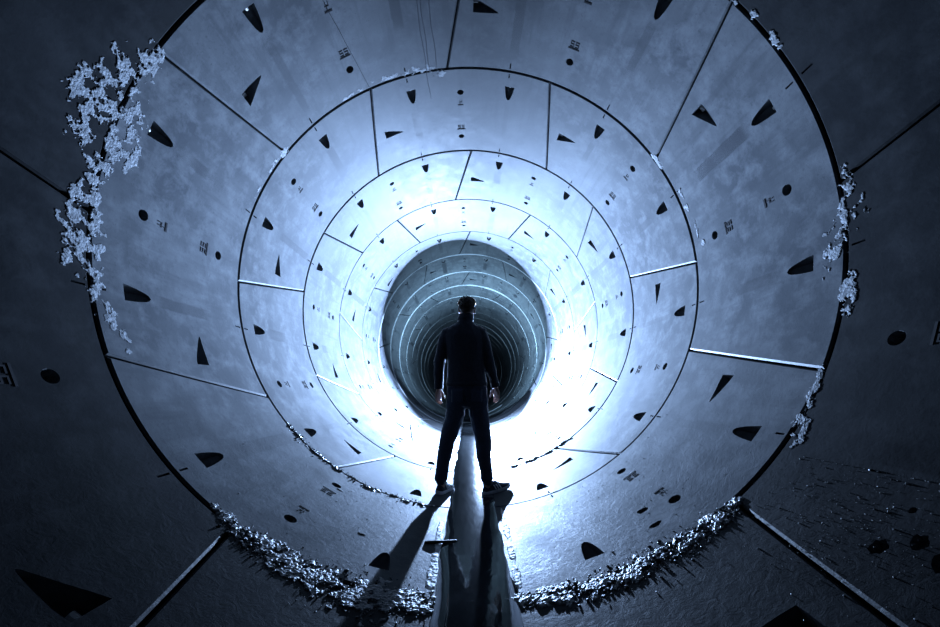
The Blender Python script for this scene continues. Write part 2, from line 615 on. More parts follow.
# ------------------------------------------------------------------ water along the invert
V, F = [], []
ys = [-0.75 + 0.06 * k for k in range(int(14 / 0.06))]
ys += [ys[-1] + 0.6 * k for k in range(1, 48)]
WZ = 0.0135
for yv in ys:
    n1 = noise.fractal(Vector((yv * 2.3, 1.7, 0)), 0.8, 2.0, 4)
    n2 = noise.fractal(Vector((yv * 2.1, 9.2, 4)), 0.8, 2.0, 4)
    xl, xr = -0.165 + 0.018 * n1, 0.215 + 0.020 * n2
    for t in (0, .04, .2, .4, .6, .8, .96, 1):
        x = xl + (xr - xl) * t
        fl = R - math.sqrt(R * R - x * x)
        V.append((x, yv, max(WZ, fl + 0.004) if t not in (0, 1) else fl - 0.006))
for a in range(len(ys) - 1):
    for b in range(7):
        F.append((a * 8 + b, a * 8 + b + 1, a * 8 + 9 + b, a * 8 + 8 + b))
tag(mesh_obj('water', V, F, WATER), 'shallow dark water lying along the bottom of the tunnel', 'water', kind='structure')

# ------------------------------------------------------------------ crusts, silt and painted glare strips: raised irregular films on the lining


def film(name, mat, blobs, cell, thick, thr, nscale, label, cat, seed=0, rag=1.0, base=0.0, kind=None, group=None):
    """blobs: (angle, ring fraction counted from the first joint, half width in deg, half width in fractions)"""
    th0 = min(b[0] - 2.2 * b[2] for b in blobs); th1 = max(b[0] + 2.2 * b[2] for b in blobs)
    u0 = min(b[1] - 2.2 * b[3] for b in blobs); u1 = max(b[1] + 2.2 * b[3] for b in blobs)
    dth = deg(cell / R); du = cell / L
    nx, ny = int((th1 - th0) / dth) + 1, int((u1 - u0) / du) + 1
    H = {}
    for a in range(nx):
        for b in range(ny):
            th, u = th0 + a * dth, u0 + b * du
            g = 0
            for (ct, cu, wt, wu) in blobs:
                d = ((th - ct) / wt) ** 2 + ((u - cu) / wu) ** 2
                if d < 5: g = max(g, math.exp(-d * 0.8))
            if g < 0.03: continue
            p = Vector((rad(th) * R, u * L, seed * 7.3))
            nz = 0.5 + 0.5 * noise.fractal(p * nscale, 0.55, 2.2, 5)
            v = g * (1 - 0.5 * rag) + rag * (nz - 0.5) * 1.3 * (0.35 + g)
            if v > thr:
                f2 = 0.5 + 0.5 * noise.fractal(p * nscale * 3.1 + Vector((5, 3, 1)), 0.5, 2.1, 3)
                H[(a, b)] = thick * min(1.0, (v - thr) * 3.0) * (0.35 + 1.1 * f2) + base
    V, F, idx = [], [], {}
    for (a, b), h in H.items():
        th, u = th0 + (a + random.uniform(-.25, .25)) * dth, u0 + (b + random.uniform(-.25, .25)) * du
        edge_ = any((a + x, b + y) not in H for x, y in ((1, 0), (-1, 0), (0, 1), (0, -1)))
        hh = -0.004 if edge_ else h
        idx[(a, b)] = len(V)
        V.append(cyl(th, J0 + u * L, R - hh))
    for (a, b) in H:
        q = [(a, b), (a + 1, b), (a + 1, b + 1), (a, b + 1)]
        if all(x in idx for x in q):
            F.append(tuple(idx[x] for x in q))
        else:
            t = [x for x in q if x in idx]
            if len(t) == 3: F.append(tuple(idx[x] for x in t))
    o = mesh_obj(name, V, F, mat, smooth=False)
    return tag(o, label, cat, group, kind)


film('lime_crust', CRUST, [(-111, 0, 4, .05), (-106, -.05, 5, .07), (-103, -.08, 6, .09), (-98, -.1, 4, .06), (-101, .06, 5, .07), (-97, .10, 3, .06), (-93, .02, 5, .04), (-110, 0, 6, .009), (-98, 0, 7, .009)],
     0.0042, 0.0018, 0.27, 22, 'large ragged white lime crust high on the left joint', 'lime crust', 1, 0.85, kind='stuff')
film('lime_crust', CRUST, [(-88, -.02, 5, .05), (-82, -.05, 6, .06), (-77, -.09, 3, .04), (-80, .03, 5, .04), (-73, .02, 4, .035), (-68, .06, 4, .035), (-65, .1, 2, .03), (-87, 0, 7, .009), (-78, 0, 6, .008)],
     0.0042, 0.0018, 0.30, 15, 'long white lime crust running down the left joint at mid height', 'lime crust', 2, 0.85, kind='stuff')
film('lime_crust', CRUST, [(89, -.03, 2.5, .03), (84, -.065, 3, .04), (80, .05, 4, .05), (77, .08, 2.5, .03), (72, -.02, 4, .03), (86, 0, 4, .02)],
     0.0042, 0.0018, 0.31, 15, 'white lime crust at mid height on the right joint', 'lime crust', 3, 0.85, kind='stuff')
film('lime_crust', CRUST, [(57, 0.005, 3, .02), (53, .0, 3, .025), (49.5, -.035, 2, .03)],
     0.0042, 0.0018, 0.27, 15, 'small white lime crust low on the right joint', 'lime crust', 4, 0.8, kind='stuff')
film('lime_crust', CRUST, [(-121.5, .98, 2, .035), (-116, .965, 3, .02), (-110, .97, 3, .012)],
     0.0042, 0.0018, 0.29, 15, 'thin white lime crust left where two joints of the blue rings meet', 'lime crust', 5, 0.8, kind='stuff')
film('lime_crust', CRUST, [(-148, .97, 5, .018), (-157, .965, 6, .022), (-166, .975, 6, .035), (-171, 1.03, 2, .05)],
     0.0042, 0.0018, 0.34, 15, 'pale lime staining along the joint at the crown', 'lime crust', 6, 0.85, kind='stuff')
film('lime_crust', CRUST, [(119, .985, 2.5, .02), (106, .955, 4, .022), (98, .93, 3, .014), (94, .90, 1.2, .02)],
     0.0042, 0.0018, 0.32, 15, 'pale lime streak beside the upper right joint', 'lime crust', 7, 0.8, kind='stuff')
film('lime_crust', CRUST, [(122.5, -.02, 1.2, .02), (116.5, -.01, 2, .02), (127, 0.0, 1.2, .012)],
     0.0042, 0.0018, 0.30, 15, 'tiny lime flecks on the dark upper right joint', 'lime crust', 8, 0.8, kind='stuff')
film('glare_strip', GLARE, [(-5.2, .20, .8, .16), (-5.0, .45, .7, .14), (-5.4, .62, .6, .12)],  # glare beside the water, built as pale raised strips
     0.005, 0.0040, 0.24, 10, 'white strip painted as glare along the left edge of the water', 'painted glare', 11, 0.35)
film('glare_strip', GLARE, [(6.6, .14, .55, .10), (6.7, .35, .55, .12), (6.9, .60, .6, .16), (7.1, .85, .4, .10)],
     0.005, 0.0040, 0.24, 10, 'white strip painted as glare along the right edge of the water', 'painted glare', 12, 0.35)
film('silt_ridge', SILT, [(-33, .012, 3, .03), (-28, -.0, 4, .05), (-23, -.01, 4, .06), (-18, -.03, 4, .075), (-13, -.04, 4, .09), (-8, -.03, 4, .06), (-2, -.0, 4, .025), (4, -.005, 4, .03), (10, -.02, 4, .05), (16, -.03, 4, .05), (22, -.02, 4, .05), (28, -.02, 4, .05), (33, -.02, 3, .045), (36, -.01, 2, .025)],
     0.0065, 0.006, 0.20, 18, 'ridge of wet grey silt and grit along the nearest floor joint', 'silt', 21, 0.75, kind='stuff')
film('silt_ridge', SILT, [(-44, 1.0, 4, .02), (-37, 1.0, 4, .025), (-30, 1.0, 4, .03), (-23, .99, 4, .035), (-16, .99, 4, .035), (-10, .99, 3, .03)],
     0.0075, 0.010, 0.30, 12, 'thin line of grit along the floor joint left of the feet', 'silt', 22, 0.85, kind='stuff')
film('silt_ridge', SILT, [(15, 2.0, 4, .02), (22, 2.0, 4, .03), (30, 2.0, 5, .03)],
     0.0085, 0.012, 0.30, 12, 'thin line of grit along the floor joint beyond the feet on the right', 'silt', 23, 0.85, kind='stuff')

# loose grit stones along the nearest joint: too many and too small to count, one object
ICO_T = (1 + 5 ** 0.5) / 2
ICO_V = [Vector(v).normalized() for v in ((-1, ICO_T, 0), (1, ICO_T, 0), (-1, -ICO_T, 0), (1, -ICO_T, 0), (0, -1, ICO_T), (0, 1, ICO_T), (0, -1, -ICO_T), (0, 1, -ICO_T), (ICO_T, 0, -1), (ICO_T, 0, 1), (-ICO_T, 0, -1), (-ICO_T, 0, 1))]
ICO_F = [(0, 11, 5), (0, 5, 1), (0, 1, 7), (0, 7, 10), (0, 10, 11), (1, 5, 9), (5, 11, 4), (11, 10, 2), (10, 7, 6), (7, 1, 8), (3, 9, 4), (3, 4, 2), (3, 2, 6), (3, 6, 8), (3, 8, 9), (4, 9, 5), (2, 4, 11), (6, 2, 10), (8, 6, 7), (9, 8, 1)]
V, F = [], []
rnd = random.Random(5)


def pebble(th, u, s):
    c = cyl(th, J0 + u * L, R - s * 0.15)
    b = len(V)
    sc = [s * rnd.uniform(0.6, 1.2) for _ in range(3)]
    for v in ICO_V:
        k = rnd.uniform(0.75, 1.15)
        V.append(c + Vector((v.x * sc[0], v.y * sc[1], v.z * sc[2] * 0.7)) * k)
    F.extend(tuple(b + x for x in f) for f in ICO_F)


for _ in range(2300):
    th = rnd.uniform(-33, 36)
    wdt = 0.02 + 0.05 * math.exp(-((th + 14) / 10) ** 2) + 0.03 * math.exp(-((th - 22) / 9) ** 2)
    u = -0.015 - 0.3 * wdt + rnd.gauss(0, wdt)
    if -4.5 < th < 6.2 and abs(u) > 0.03: continue
    pebble(th, u, min(0.014, 0.0025 + rnd.expovariate(1 / 0.0018)))
for _ in range(420):
    pebble(rnd.uniform(-46, -9), 1.0 + rnd.gauss(-0.01, 0.03), min(0.010, 0.002 + rnd.expovariate(1 / 0.0022)))
for _ in range(500):
    th = min(46, rnd.gauss(40, 5)); pebble(th, -0.35 + rnd.gauss(0, 0.14), min(0.006, 0.0012 + rnd.expovariate(1 / 0.001)))
for _ in range(350):
    th = rnd.gauss(31, 7); pebble(th, rnd.uniform(0.05, 0.9), min(0.005, 0.001 + rnd.expovariate(1 / 0.0009)))
for _ in range(300):
    th = rnd.gauss(-22, 8); pebble(th, rnd.uniform(0.1, 0.95), min(0.005, 0.001 + rnd.expovariate(1 / 0.0009)))
tag(mesh_obj('grit', V, F, SILT, smooth=False), 'loose wet grit scattered on the floor along the nearest joints', 'grit', kind='stuff')

# ------------------------------------------------------------------ a few clods, a stick, hanging wires
CL = [(-26.6, .749, .020, 'small dark clod on the floor left of the left shoe'),
      (-17.6, .384, .022, 'small dark clod on the floor left of the leg shadow')]
for th, u, s, lab in CL:
    V, F = [], []
    c = cyl(th, J0 + u * L, R - s * 0.1)
    nrm = (Vector((0, c.y, R)) - c).normalized()
    tx = Vector((0, 1, 0)); ty = nrm.cross(tx)
    nu, nv = 16, 9
    for a in range(nv + 1):
        for b in range(nu):
            ph, la = 2 * PI * b / nu, PI * a / nv
            d = Vector((sin(la) * cos(ph), sin(la) * sin(ph), cos(la)))
            k = 1 + 0.55 * noise.fractal(d * 2.1 + Vector((th, u * 10, 0)), 0.6, 2.0, 4)
            V.append(c + (tx * d.x * 0.9 + ty * d.y * 1.25 + nrm * d.z * 0.09) * s * 0.8 * k)
    for a in range(nv):
        for b in range(nu):
            F.append((a * nu + b, a * nu + (b + 1) % nu, (a + 1) * nu + (b + 1) % nu, (a + 1) * nu + b))
    tag(mesh_obj('mud_clod', V, F, CLOD), lab, 'clod', 'mud clods on the tunnel floor')


def tube_geo(pts, radii, n=12, squash=None, V=None, F=None):
    """closed tube with rounded ends through pts"""
    V = [] if V is None else V
    F = [] if F is None else F
    pts = [Vector(p) for p in pts]
    base = len(V)
    t0 = (pts[1] - pts[0]).normalized()
    ref = Vector((1, 0, 0)) if abs(t0.x) < 0.8 else Vector((0, 1, 0))
    u = (ref - t0 * ref.dot(t0)).normalized()
    rings = []
    seq = [(pts[0] - t0 * radii[0] * 0.75, radii[0] * 0.55, t0)]
    for k, p in enumerate(pts):
        a = pts[max(0, k - 1)]; b = pts[min(len(pts) - 1, k + 1)]
        seq.append((p, radii[k], (b - a).normalized()))
    t1 = (pts[-1] - pts[-2]).normalized()
    seq.append((pts[-1] + t1 * radii[-1] * 0.75, radii[-1] * 0.55, t1))
    for p, r_, t in seq:
        u = (u - t * u.dot(t)).normalized()
        v = t.cross(u)
        rings.append(len(V))
        for k in range(n):
            a = 2 * PI * k / n
            V.append(p + u * r_ * cos(a) + v * r_ * sin(a))
    for a in range(len(rings) - 1):
        for k in range(n):
            F.append((rings[a] + k, rings[a] + (k + 1) % n, rings[a + 1] + (k + 1) % n, rings[a + 1] + k))
    F.append(tuple(rings[0] + k for k in reversed(range(n))))
    F.append(tuple(rings[-1] + k for k in range(n)))
    return V, F


V, F = tube_geo([(-0.262, 2.475, 0.023), (-0.22, 2.485, 0.021), (-0.15, 2.495, 0.020), (-0.075, 2.52, 0.016)], [0.007, 0.0095, 0.009, 0.006], 10)
for k, v in enumerate(V):
    V[k] = v + Vector((0, 0, 0.003 * noise.noise(v * 60)))
tag(mesh_obj('stick', V, F, WOOD), 'short dark stick lying across the left edge of the water', 'stick')

for th, ua, ub, dr, lab in ((-167.7, -0.1, 1.27, -0.6, 'thin dark wire along the crown, leftmost and longest of three'),
                            (-168.6, -0.1, 1.01, -0.5, 'thin dark wire along the crown, middle of three'),
                            (-170.4, -0.1, 0.99, -1.3, 'thin dark wire along the crown, right one beside the crown joint')):
    P = [cyl(th + dr * max(0, t / 24 * (ub - ua) + ua - .45) + 0.12 * sin(t * 0.9 + th), J0 + (ua + (ub - ua) * t / 24) * L, R - 0.004) for t in range(25)]
    V, F = tube_geo(P, [0.0032] * 25, 6)
    tag(mesh_obj('wire', V, F, WIRE), lab, 'wire', 'thin wires along the crown')

# ------------------------------------------------------------------ the work lamp behind the person
lp = empty('work_lamp', (LAMP_POS.x + 0.03, LAMP_POS.y + 0.16, 0.048), 'black round work lamp on a slim stand far behind the person, lighting the tunnel', 'lamp')
base = Vector((LAMP_POS.x + 0.03, LAMP_POS.y + 0.16, 0.052))


def lathe(profile, axis_o, axis_d, n=28):
    axis_d = axis_d.normalized()
    ref = Vector((1, 0, 0)) if abs(axis_d.x) < 0.8 else Vector((0, 1, 0))
    u = (ref - axis_d * ref.dot(axis_d)).normalized()
    v = axis_d.cross(u)
    V, F = [], []
    for r_, h in profile:
        for k in range(n):
            a = 2 * PI * k / n
            V.append(axis_o + axis_d * h + (u * cos(a) + v * sin(a)) * r_)
    for a in range(len(profile) - 1):
        for k in range(n):
            F.append((a * n + k, a * n + (k + 1) % n, (a + 1) * n + (k + 1) % n, (a + 1) * n + k))
    F.append(tuple(reversed(range(n))))
    F.append(tuple((len(profile) - 1) * n + k for k in range(n)))
    return V, F


V, F = lathe([(0.06, -0.004), (0.06, 0.016), (0.052, 0.024), (0.02, 0.032)], base, Vector((0, 0, 1)))
mesh_obj('base', V, F, DARKMETAL, lp)
V, F = tube_geo([base + Vector((0, 0, 0.03)), base + Vector((0, 0, 0.74)), LAMP_POS - LAMP_AIM * 0.06], [0.012, 0.012, 0.014], 12)
mesh_obj('stand_pole', V, F, DARKMETAL, lp)
V, F = lathe([(0.05, -0.085), (0.10, -0.055), (0.135, -0.03), (0.14, -0.022), (0.135, -0.018)], LAMP_POS, LAMP_AIM)
head = mesh_obj('lamp_head', V, F, DARKMETAL, lp)
m, nt, p = new_mat('lit_lens')
p.inputs['Emission Color'].default_value = (*LAMP_COLOR, 1)
p.inputs['Emission Strength'].default_value = 60
V, F = lathe([(0.03, -0.0185), (0.028, -0.0165)], LAMP_POS, LAMP_AIM)
mesh_obj('lens', V, F, m, head)
ld = bpy.data.lights.new('lamp_light', 'POINT')
ld.energy = LAMP_POWER
ld.color = LAMP_COLOR
ld.shadow_soft_size = 0.045
# photometric curve of the lamp head: weak straight along the tunnel, strong to the sides, zero behind the head
ld.use_nodes = True
nt = ld.node_tree
em = nt.nodes['Emission']
tcn = N(nt, 'ShaderNodeTexCoord')


def dotn(v):
    n = N(nt, 'ShaderNodeVectorMath', operation='DOT_PRODUCT')
    nt.links.new(tcn.outputs['Normal'], n.inputs[0])
    n.inputs[1].default_value = v
    return n.outputs['Value']


along = dotn((0.0, -1.0, 0.0))
front = mth(nt, 'MAXIMUM', dotn(tuple(LAMP_AIM)), 0.0)
fwd = mth(nt, 'MAXIMUM', along, 0.05)
tx = mth(nt, 'MULTIPLY', mth(nt, 'ADD', mth(nt, 'DIVIDE', dotn((1.0, 0.0, 0.0)), fwd), PROF[5]), PROF[4])
tz = mth(nt, 'DIVIDE', dotn((0.0, 0.0, 1.0)), fwd)
ax = mth(nt, 'ADD', mth(nt, 'DIVIDE', dotn((1.0, 0.0, 0.0)), fwd), 0.05)
az = mth(nt, 'ADD', tz, -0.05)
core = mth(nt, 'SQRT', mth(nt, 'ADD', mth(nt, 'MULTIPLY', ax, ax), mth(nt, 'MULTIPLY', az, az)))
core = mrange(nt, core, 0.07, 0.16, PROF[14], 0.0, smooth=True)
down = mrange(nt, mth(nt, 'MULTIPLY', tz, -1.0), PROF[10], PROF[11], 1.0, PROF[12])
tz = mth(nt, 'MAXIMUM', tz, mth(nt, 'MULTIPLY', tz, -PROF[6]))
spread = mth(nt, 'SQRT', mth(nt, 'ADD', mth(nt, 'MULTIPLY', tx, tx), mth(nt, 'MULTIPLY', tz, tz)))
spread = mth(nt, 'SUBTRACT', spread, mth(nt, 'MULTIPLY', mth(nt, 'MAXIMUM', dotn((0.0, 0.0, 1.0)), 0.0), PROF[13]))
curve = mrange(nt, spread, PROF[0], PROF[1], PROF[2], 1.0, smooth=True)
curve = mth(nt, 'MULTIPLY', curve, mrange(nt, along, PROF[7], PROF[8], PROF[9], 1.0))
nt.links.new(mth(nt, 'MULTIPLY', mth(nt, 'MAXIMUM', mth(nt, 'MULTIPLY', curve, down), core), mth(nt, 'POWER', front, PROF[3])), em.inputs['Strength'])
lo = bpy.data.objects.new('lamp_light', ld)
C.objects.link(lo)
lo.parent = lp
lo.location = LAMP_POS - lp.location

# added fill: a made-up rear lens and weak light brighten the far rings
V, F = lathe([(0.024, 0.0), (0.024, 0.03), (0.020, 0.034)], LAMP_POS - LAMP_AIM * 0.082, Vector((0, 0.9, 0.35)))
mesh_obj('fill_lens', V, F, m, head)
rd = bpy.data.lights.new('fill_light', 'AREA')
rd.shape = 'DISK'
rd.size = 0.04
rd.energy = FILL_POWER
rd.color = (0.38, 0.68, 1.0)
ro = bpy.data.objects.new('fill_light', rd)
C.objects.link(ro)
ro.parent = lp
ro.location = LAMP_POS - LAMP_AIM * 0.082 + Vector((0, 0.9, 0.35)).normalized() * 0.07 - lp.location
ro.rotation_euler = (rad(150), 0, 0)

# ------------------------------------------------------------------ the person
per = empty('person', (-0.03, 3.6, 0.016), 'person seen from behind in dark jacket and trousers, standing astride the water', 'person')


def loft(secs, V, F, n=28, pw=2.0):
    """secs: (cx, cy, cz, rx, ry) horizontal rings bottom to top or along z; closed ends"""
    rings = []
    for (cx, cy, cz, rx, ry) in secs:
        rings.append(len(V))
        for k in range(n):
            a = 2 * PI * k / n
            ca, sa = cos(a), sin(a)
            e = 2.0 / pw
            V.append(Vector((cx + rx * math.copysign(abs(ca) ** e, ca), cy + ry * math.copysign(abs(sa) ** e, sa), cz)))
    for a in range(len(rings) - 1):
        for k in range(n):
            F.append((rings[a] + k, rings[a] + (k + 1) % n, rings[a + 1] + (k + 1) % n, rings[a + 1] + k))
    F.append(tuple(rings[0] + k for k in reversed(range(n))))
    F.append(tuple(rings[-1] + k for k in range(n)))


def ball(c, rx, ry, rz, V, F, nu=18, nv=12):
    c = Vector(c)
    b = len(V)
    V.append(c + Vector((0, 0, -rz)))
    for a in range(1, nv):
        for k in range(nu):
            la, ph = -PI / 2 + PI * a / nv, 2 * PI * k / nu
            V.append(c + Vector((rx * cos(la) * cos(ph), ry * cos(la) * sin(ph), rz * sin(la))))
    V.append(c + Vector((0, 0, rz)))
    top = len(V) - 1
    for k in range(nu):
        F.append((b, b + 1 + (k + 1) % nu, b + 1 + k))
        F.append((top, b + 1 + (nv - 2) * nu + k, b + 1 + (nv - 2) * nu + (k + 1) % nu))
    for a in range(nv - 2):
        for k in range(nu):
            o = b + 1 + a * nu
            F.append((o + k, o + (k + 1) % nu, o + nu + (k + 1) % nu, o + nu + k))


def remesh(o, voxel, smooth=6, wrinkle=0.0, wscale=0.08):
    md = o.modifiers.new('Remesh', 'REMESH')
    md.mode = 'VOXEL'
    md.voxel_size = voxel
    md.use_smooth_shade = True
    sm = o.modifiers.new('Smooth', 'SMOOTH')
    sm.factor = 0.5
    sm.iterations = smooth
    if wrinkle:
        tx = bpy.data.textures.new(o.name + '_folds', 'CLOUDS')
        tx.noise_scale = wscale
        tx.noise_depth = 2
        dp = o.modifiers.new('Folds', 'DISPLACE')
        dp.texture = tx
        dp.strength = wrinkle
        dp.mid_level = 0.5
        dp.texture_coords = 'LOCAL'
    return o


# body: one continuous surface
V, F = [], []
HX, HY = -0.017, 3.615
loft([(-.02, 3.6, .86, .15, .10), (-.02, 3.6, .98, .16, .105), (-.025, 3.6, 1.10, .145, .095), (-.035, 3.6, 1.28, .16, .105), (-.045, 3.6, 1.42, .165, .095), (-.045, 3.6, 1.49, .12, .08), (-.035, 3.605, 1.54, .065, .065)], V, F)
tube_geo([(-.032, 3.60, 1.49), (-.026, 3.603, 1.55), (-.020, 3.612, 1.63)], [.060, .056, .055], 16, V=V, F=F)
loft([(HX, HY + .045, 1.575, .030, .030), (HX, HY + .035, 1.600, .050, .055), (HX, HY + .022, 1.640, .064, .078), (HX, HY + .010, 1.690, .071, .090), (HX, HY + .004, 1.730, .073, .095), (HX, HY, 1.765, .066, .086), (HX, HY - .002, 1.790, .044, .060), (HX, HY - .002, 1.800, .020, .028)], V, F)
for sx in (-1, 1):   # ears
    ball((HX + sx * .076, HY + .004, 1.690), .009, .017, .030, V, F, 12, 8)
    ball((HX + sx * .082, HY - .006, 1.698), .006, .012, .022, V, F, 12, 8)
    ball((HX + sx * .078, HY + .002, 1.666), .007, .011, .012, V, F, 10, 8)
tube_geo([(HX, HY + .096, 1.705), (HX, HY + .112, 1.672)], [.009, .014], 10, V=V, F=F)      # nose
tube_geo([(HX - .02, HY + .092, 1.632), (HX, HY + .098, 1.633), (HX + .02, HY + .092, 1.632)], [.005, .008, .005], 8, V=V, F=F)
for sx in (-1, 1):
    tube_geo([(HX + sx * .018, HY + .094, 1.715), (HX + sx * .048, HY + .084, 1.716)], [.007, .006], 8, V=V, F=F)
ARM = {-1: dict(sh=(-.205, 3.600, 1.455), el=(-.284, 3.585, 1.165), wr=(-.284, 3.615, .935)),
       1: dict(sh=(.112, 3.600, 1.462), el=(.190, 3.575, 1.185), wr=(.254, 3.605, .950))}
LEG = {-1: [(-.112, 3.60, .88, .092), (-.124, 3.60, .72, .080), (-.160, 3.605, .58, .066), (-.202, 3.61, .45, .055), (-.222, 3.605, .33, .054), (-.245, 3.60, .16, .035), (-.250, 3.60, .06, .033)],
       1: [(.078, 3.60, .88, .092), (.094, 3.60, .72, .080), (.116, 3.61, .58, .066), (.138, 3.615, .45, .055), (.140, 3.605, .33, .054), (.160, 3.60, .16, .035), (.165, 3.60, .06, .033)]}
for sd, q in ARM.items():
    tube_geo([q['sh'], q['el'], q['wr']], [.046, .036, .026], 14, V=V, F=F)
for sd, q in LEG.items():
    tube_geo([v[:3] for v in q], [v[3] for v in q], 16, V=V, F=F)
for sd, q in ARM.items():                    # hands
    wr = Vector(q['wr'])
    el = Vector(q['el'])
    dn = ((wr - el).normalized() * 0.5 + Vector((0.06 * sd, 0.12, -1))).normalized()
    wd = Vector((-0.62 * sd, 0.78, 0))       # width axis, towards the thumb: forward and inward
    wd = (wd - dn * wd.dot(dn)).normalized()
    nm = Vector((-0.78 * sd, -0.62, 0))      # palm normal, towards the thigh and back
    nm = (nm - dn * nm.dot(dn) - wd * nm.dot(wd)).normalized()
    n = 14
    b = len(V)
    prof = [(-0.01, .024, .019), (.015, .027, .019), (.04, .036, .017), (.065, .041, .016), (.085, .040, .013), (.092, .034, .010)]
    for (d, a_, c_) in prof:
        for k in range(n):
            an = 2 * PI * k / n
            V.append(wr + dn * d + wd * a_ * cos(an) + nm * c_ * sin(an))
    for a in range(len(prof) - 1):
        for k in range(n):
            F.append((b + a * n + k, b + a * n + (k + 1) % n, b + (a + 1) * n + (k + 1) % n, b + (a + 1) * n + k))
    F.append(tuple(b + k for k in reversed(range(n))))
    F.append(tuple(b + (len(prof) - 1) * n + k for k in range(n)))
    for off, ln, rr, curl in ((.030, .068, .0088, 14), (.010, .076, .0092, 18), (-.011, .071, .0088, 22), (-.030, .056, .0078, 26)):
        p0 = wr + dn * .078 + wd * off
        P, Rr, ang = [p0], [rr], 6.0
        for fr in (.46, .31, .23):
            d2 = dn * cos(rad(ang)) + nm * sin(rad(ang)) + wd * (off * 1.6)
            P.append(P[-1] + d2.normalized() * ln * fr)
            Rr.append(rr * (0.95 if fr > .4 else 0.88 if fr > .3 else 0.76))
            ang += curl
        tube_geo(P, Rr, 10, V=V, F=F)
    p0 = wr + dn * .022 + wd * .022 + nm * .004
    d1 = (dn * 0.72 + wd * 0.60 + nm * 0.35).normalized()
    d2 = (dn * 0.90 + wd * 0.25 + nm * 0.35).normalized()
    tube_geo([p0, p0 + d1 * .036, p0 + d1 * .036 + d2 * .028, p0 + d1 * .036 + d2 * .05], [.0125, .0108, .0096, .008], 10, V=V, F=F)
body = remesh(mesh_obj('body', V, F, SKIN, per), 0.0042, 3)
for sx in (-1, 1):
    V, F = [], []
    ball((HX + sx * .032, HY + .080, 1.695), .012, .012, .011, V, F, 12, 8)
    mesh_obj('eye', V, F, EYE, body)

# hair: short and tousled
V, F = [], []
rnd = random.Random(11)
loft([(HX, HY - .045, 1.640, .040, .040), (HX, HY - .035, 1.665, .064, .062), (HX, HY - .022, 1.700, .0765, .082), (HX, HY - .006, 1.735, .079, .102), (HX, HY - .002, 1.770, .074, .097), (HX, HY - .002, 1.795, .052, .070), (HX, HY - .002, 1.806, .024, .034)], V, F)
for _ in range(420):
    z = rnd.uniform(-0.35, 1.0)
    a = rnd.uniform(0, 2 * PI)
    q = math.sqrt(max(0, 1 - z * z))
    d = Vector((q * cos(a), q * sin(a), z))
    if d.y > 0.25 and z < 0.62: continue
    if abs(d.x) > 0.75 and z < 0.12 and d.y > -0.45: continue
    p0 = Vector((HX + d.x * .070, HY - .004 + d.y * .092, 1.722 + d.z * .078))
    tang = Vector((rnd.uniform(-1, 1), rnd.uniform(-1, 1), rnd.uniform(-.8, .5)))
    ln = rnd.uniform(0.016, 0.028) * (1.0 if z > 0.2 else 0.6)
    dd = (d + tang * 0.55).normalized()
    p1 = p0 + d * .010 + dd * ln * 0.55
    p2 = p1 + (dd + tang * 0.6).normalized() * ln * 0.5
    tube_geo([p0, p1, p2], [.006, .0045, .0018], 6, V=V, F=F)
mesh_obj('hair', V, F, HAIR, per)

# jacket with sleeves, collar and hem
V, F = [], []
loft([(-.020, 3.6, .962, .190, .130), (-.020, 3.6, .985, .194, .134), (-.022, 3.6, 1.05, .186, .130), (-.024, 3.6, 1.14, .178, .124), (-.032, 3.6, 1.26, .183, .126), (-.042, 3.6, 1.36, .195, .126), (-.047, 3.6, 1.43, .200, .118), (-.047, 3.6, 1.48, .182, .105), (-.046, 3.6, 1.515, .145, .092), (-.042, 3.602, 1.545, .100, .082), (-.036, 3.604, 1.57, .078, .076), (-.030, 3.606, 1.612, .070, .072)], V, F, pw=2.3)
for sd, q in ARM.items():
    sh, el, wr = Vector(q['sh']), Vector(q['el']), Vector(q['wr'])
    P = [sh + Vector((-.045 * sd, 0, .012)), sh, sh.lerp(el, .35) + Vector((.006 * sd, 0, 0)), sh.lerp(el, .72), el, el.lerp(wr, .45), el.lerp(wr, .86)]
    tube_geo(P, [.062, .066, .062, .055, .051, .046, .041], 20, V=V, F=F)
jk = remesh(mesh_obj('jacket', V, F, JACK, per), 0.0065, 6, 0.014, 0.09)
V, F = [], []
loft([(-.020, 3.6, .950, .187, .128), (-.020, 3.6, .955, .196, .136), (-.020, 3.6, .985, .197, .137), (-.020, 3.6, .992, .190, .131)], V, F, 40, 2.3)
mesh_obj('hem_band', V, F, JACK, jk)
V, F = [], []
prof = [(.0705, 1.575), (.078, 1.580), (.079, 1.610), (.0755, 1.634), (.071, 1.636), (.068, 1.61)]
n = 32
for (rr, z) in prof:
    for k in range(n):
        a = 2 * PI * k / n
        V.append(Vector((-.030 + (z - 1.6) * .1 + rr * cos(a), 3.606 + rr * sin(a) + (z - 1.6) * .2, z + .012 * sin(a + PI) * (1 if z > 1.6 else .3))))
for a in range(len(prof) - 1):
    for k in range(n):
        F.append((a * n + k, a * n + (k + 1) % n, (a + 1) * n + (k + 1) % n, (a + 1) * n + k))
mesh_obj('collar', V, F, JACK, jk)
for sd, q in ARM.items():
    el, wr = Vector(q['el']), Vector(q['wr'])
    d = (wr - el).normalized()
    V, F = lathe([(.030, .0), (.040, .002), (.0425, .012), (.0425, .034), (.040, .042)], el.lerp(wr, .84), d, 24)
    mesh_obj('cuff', V, F, JACK, jk)

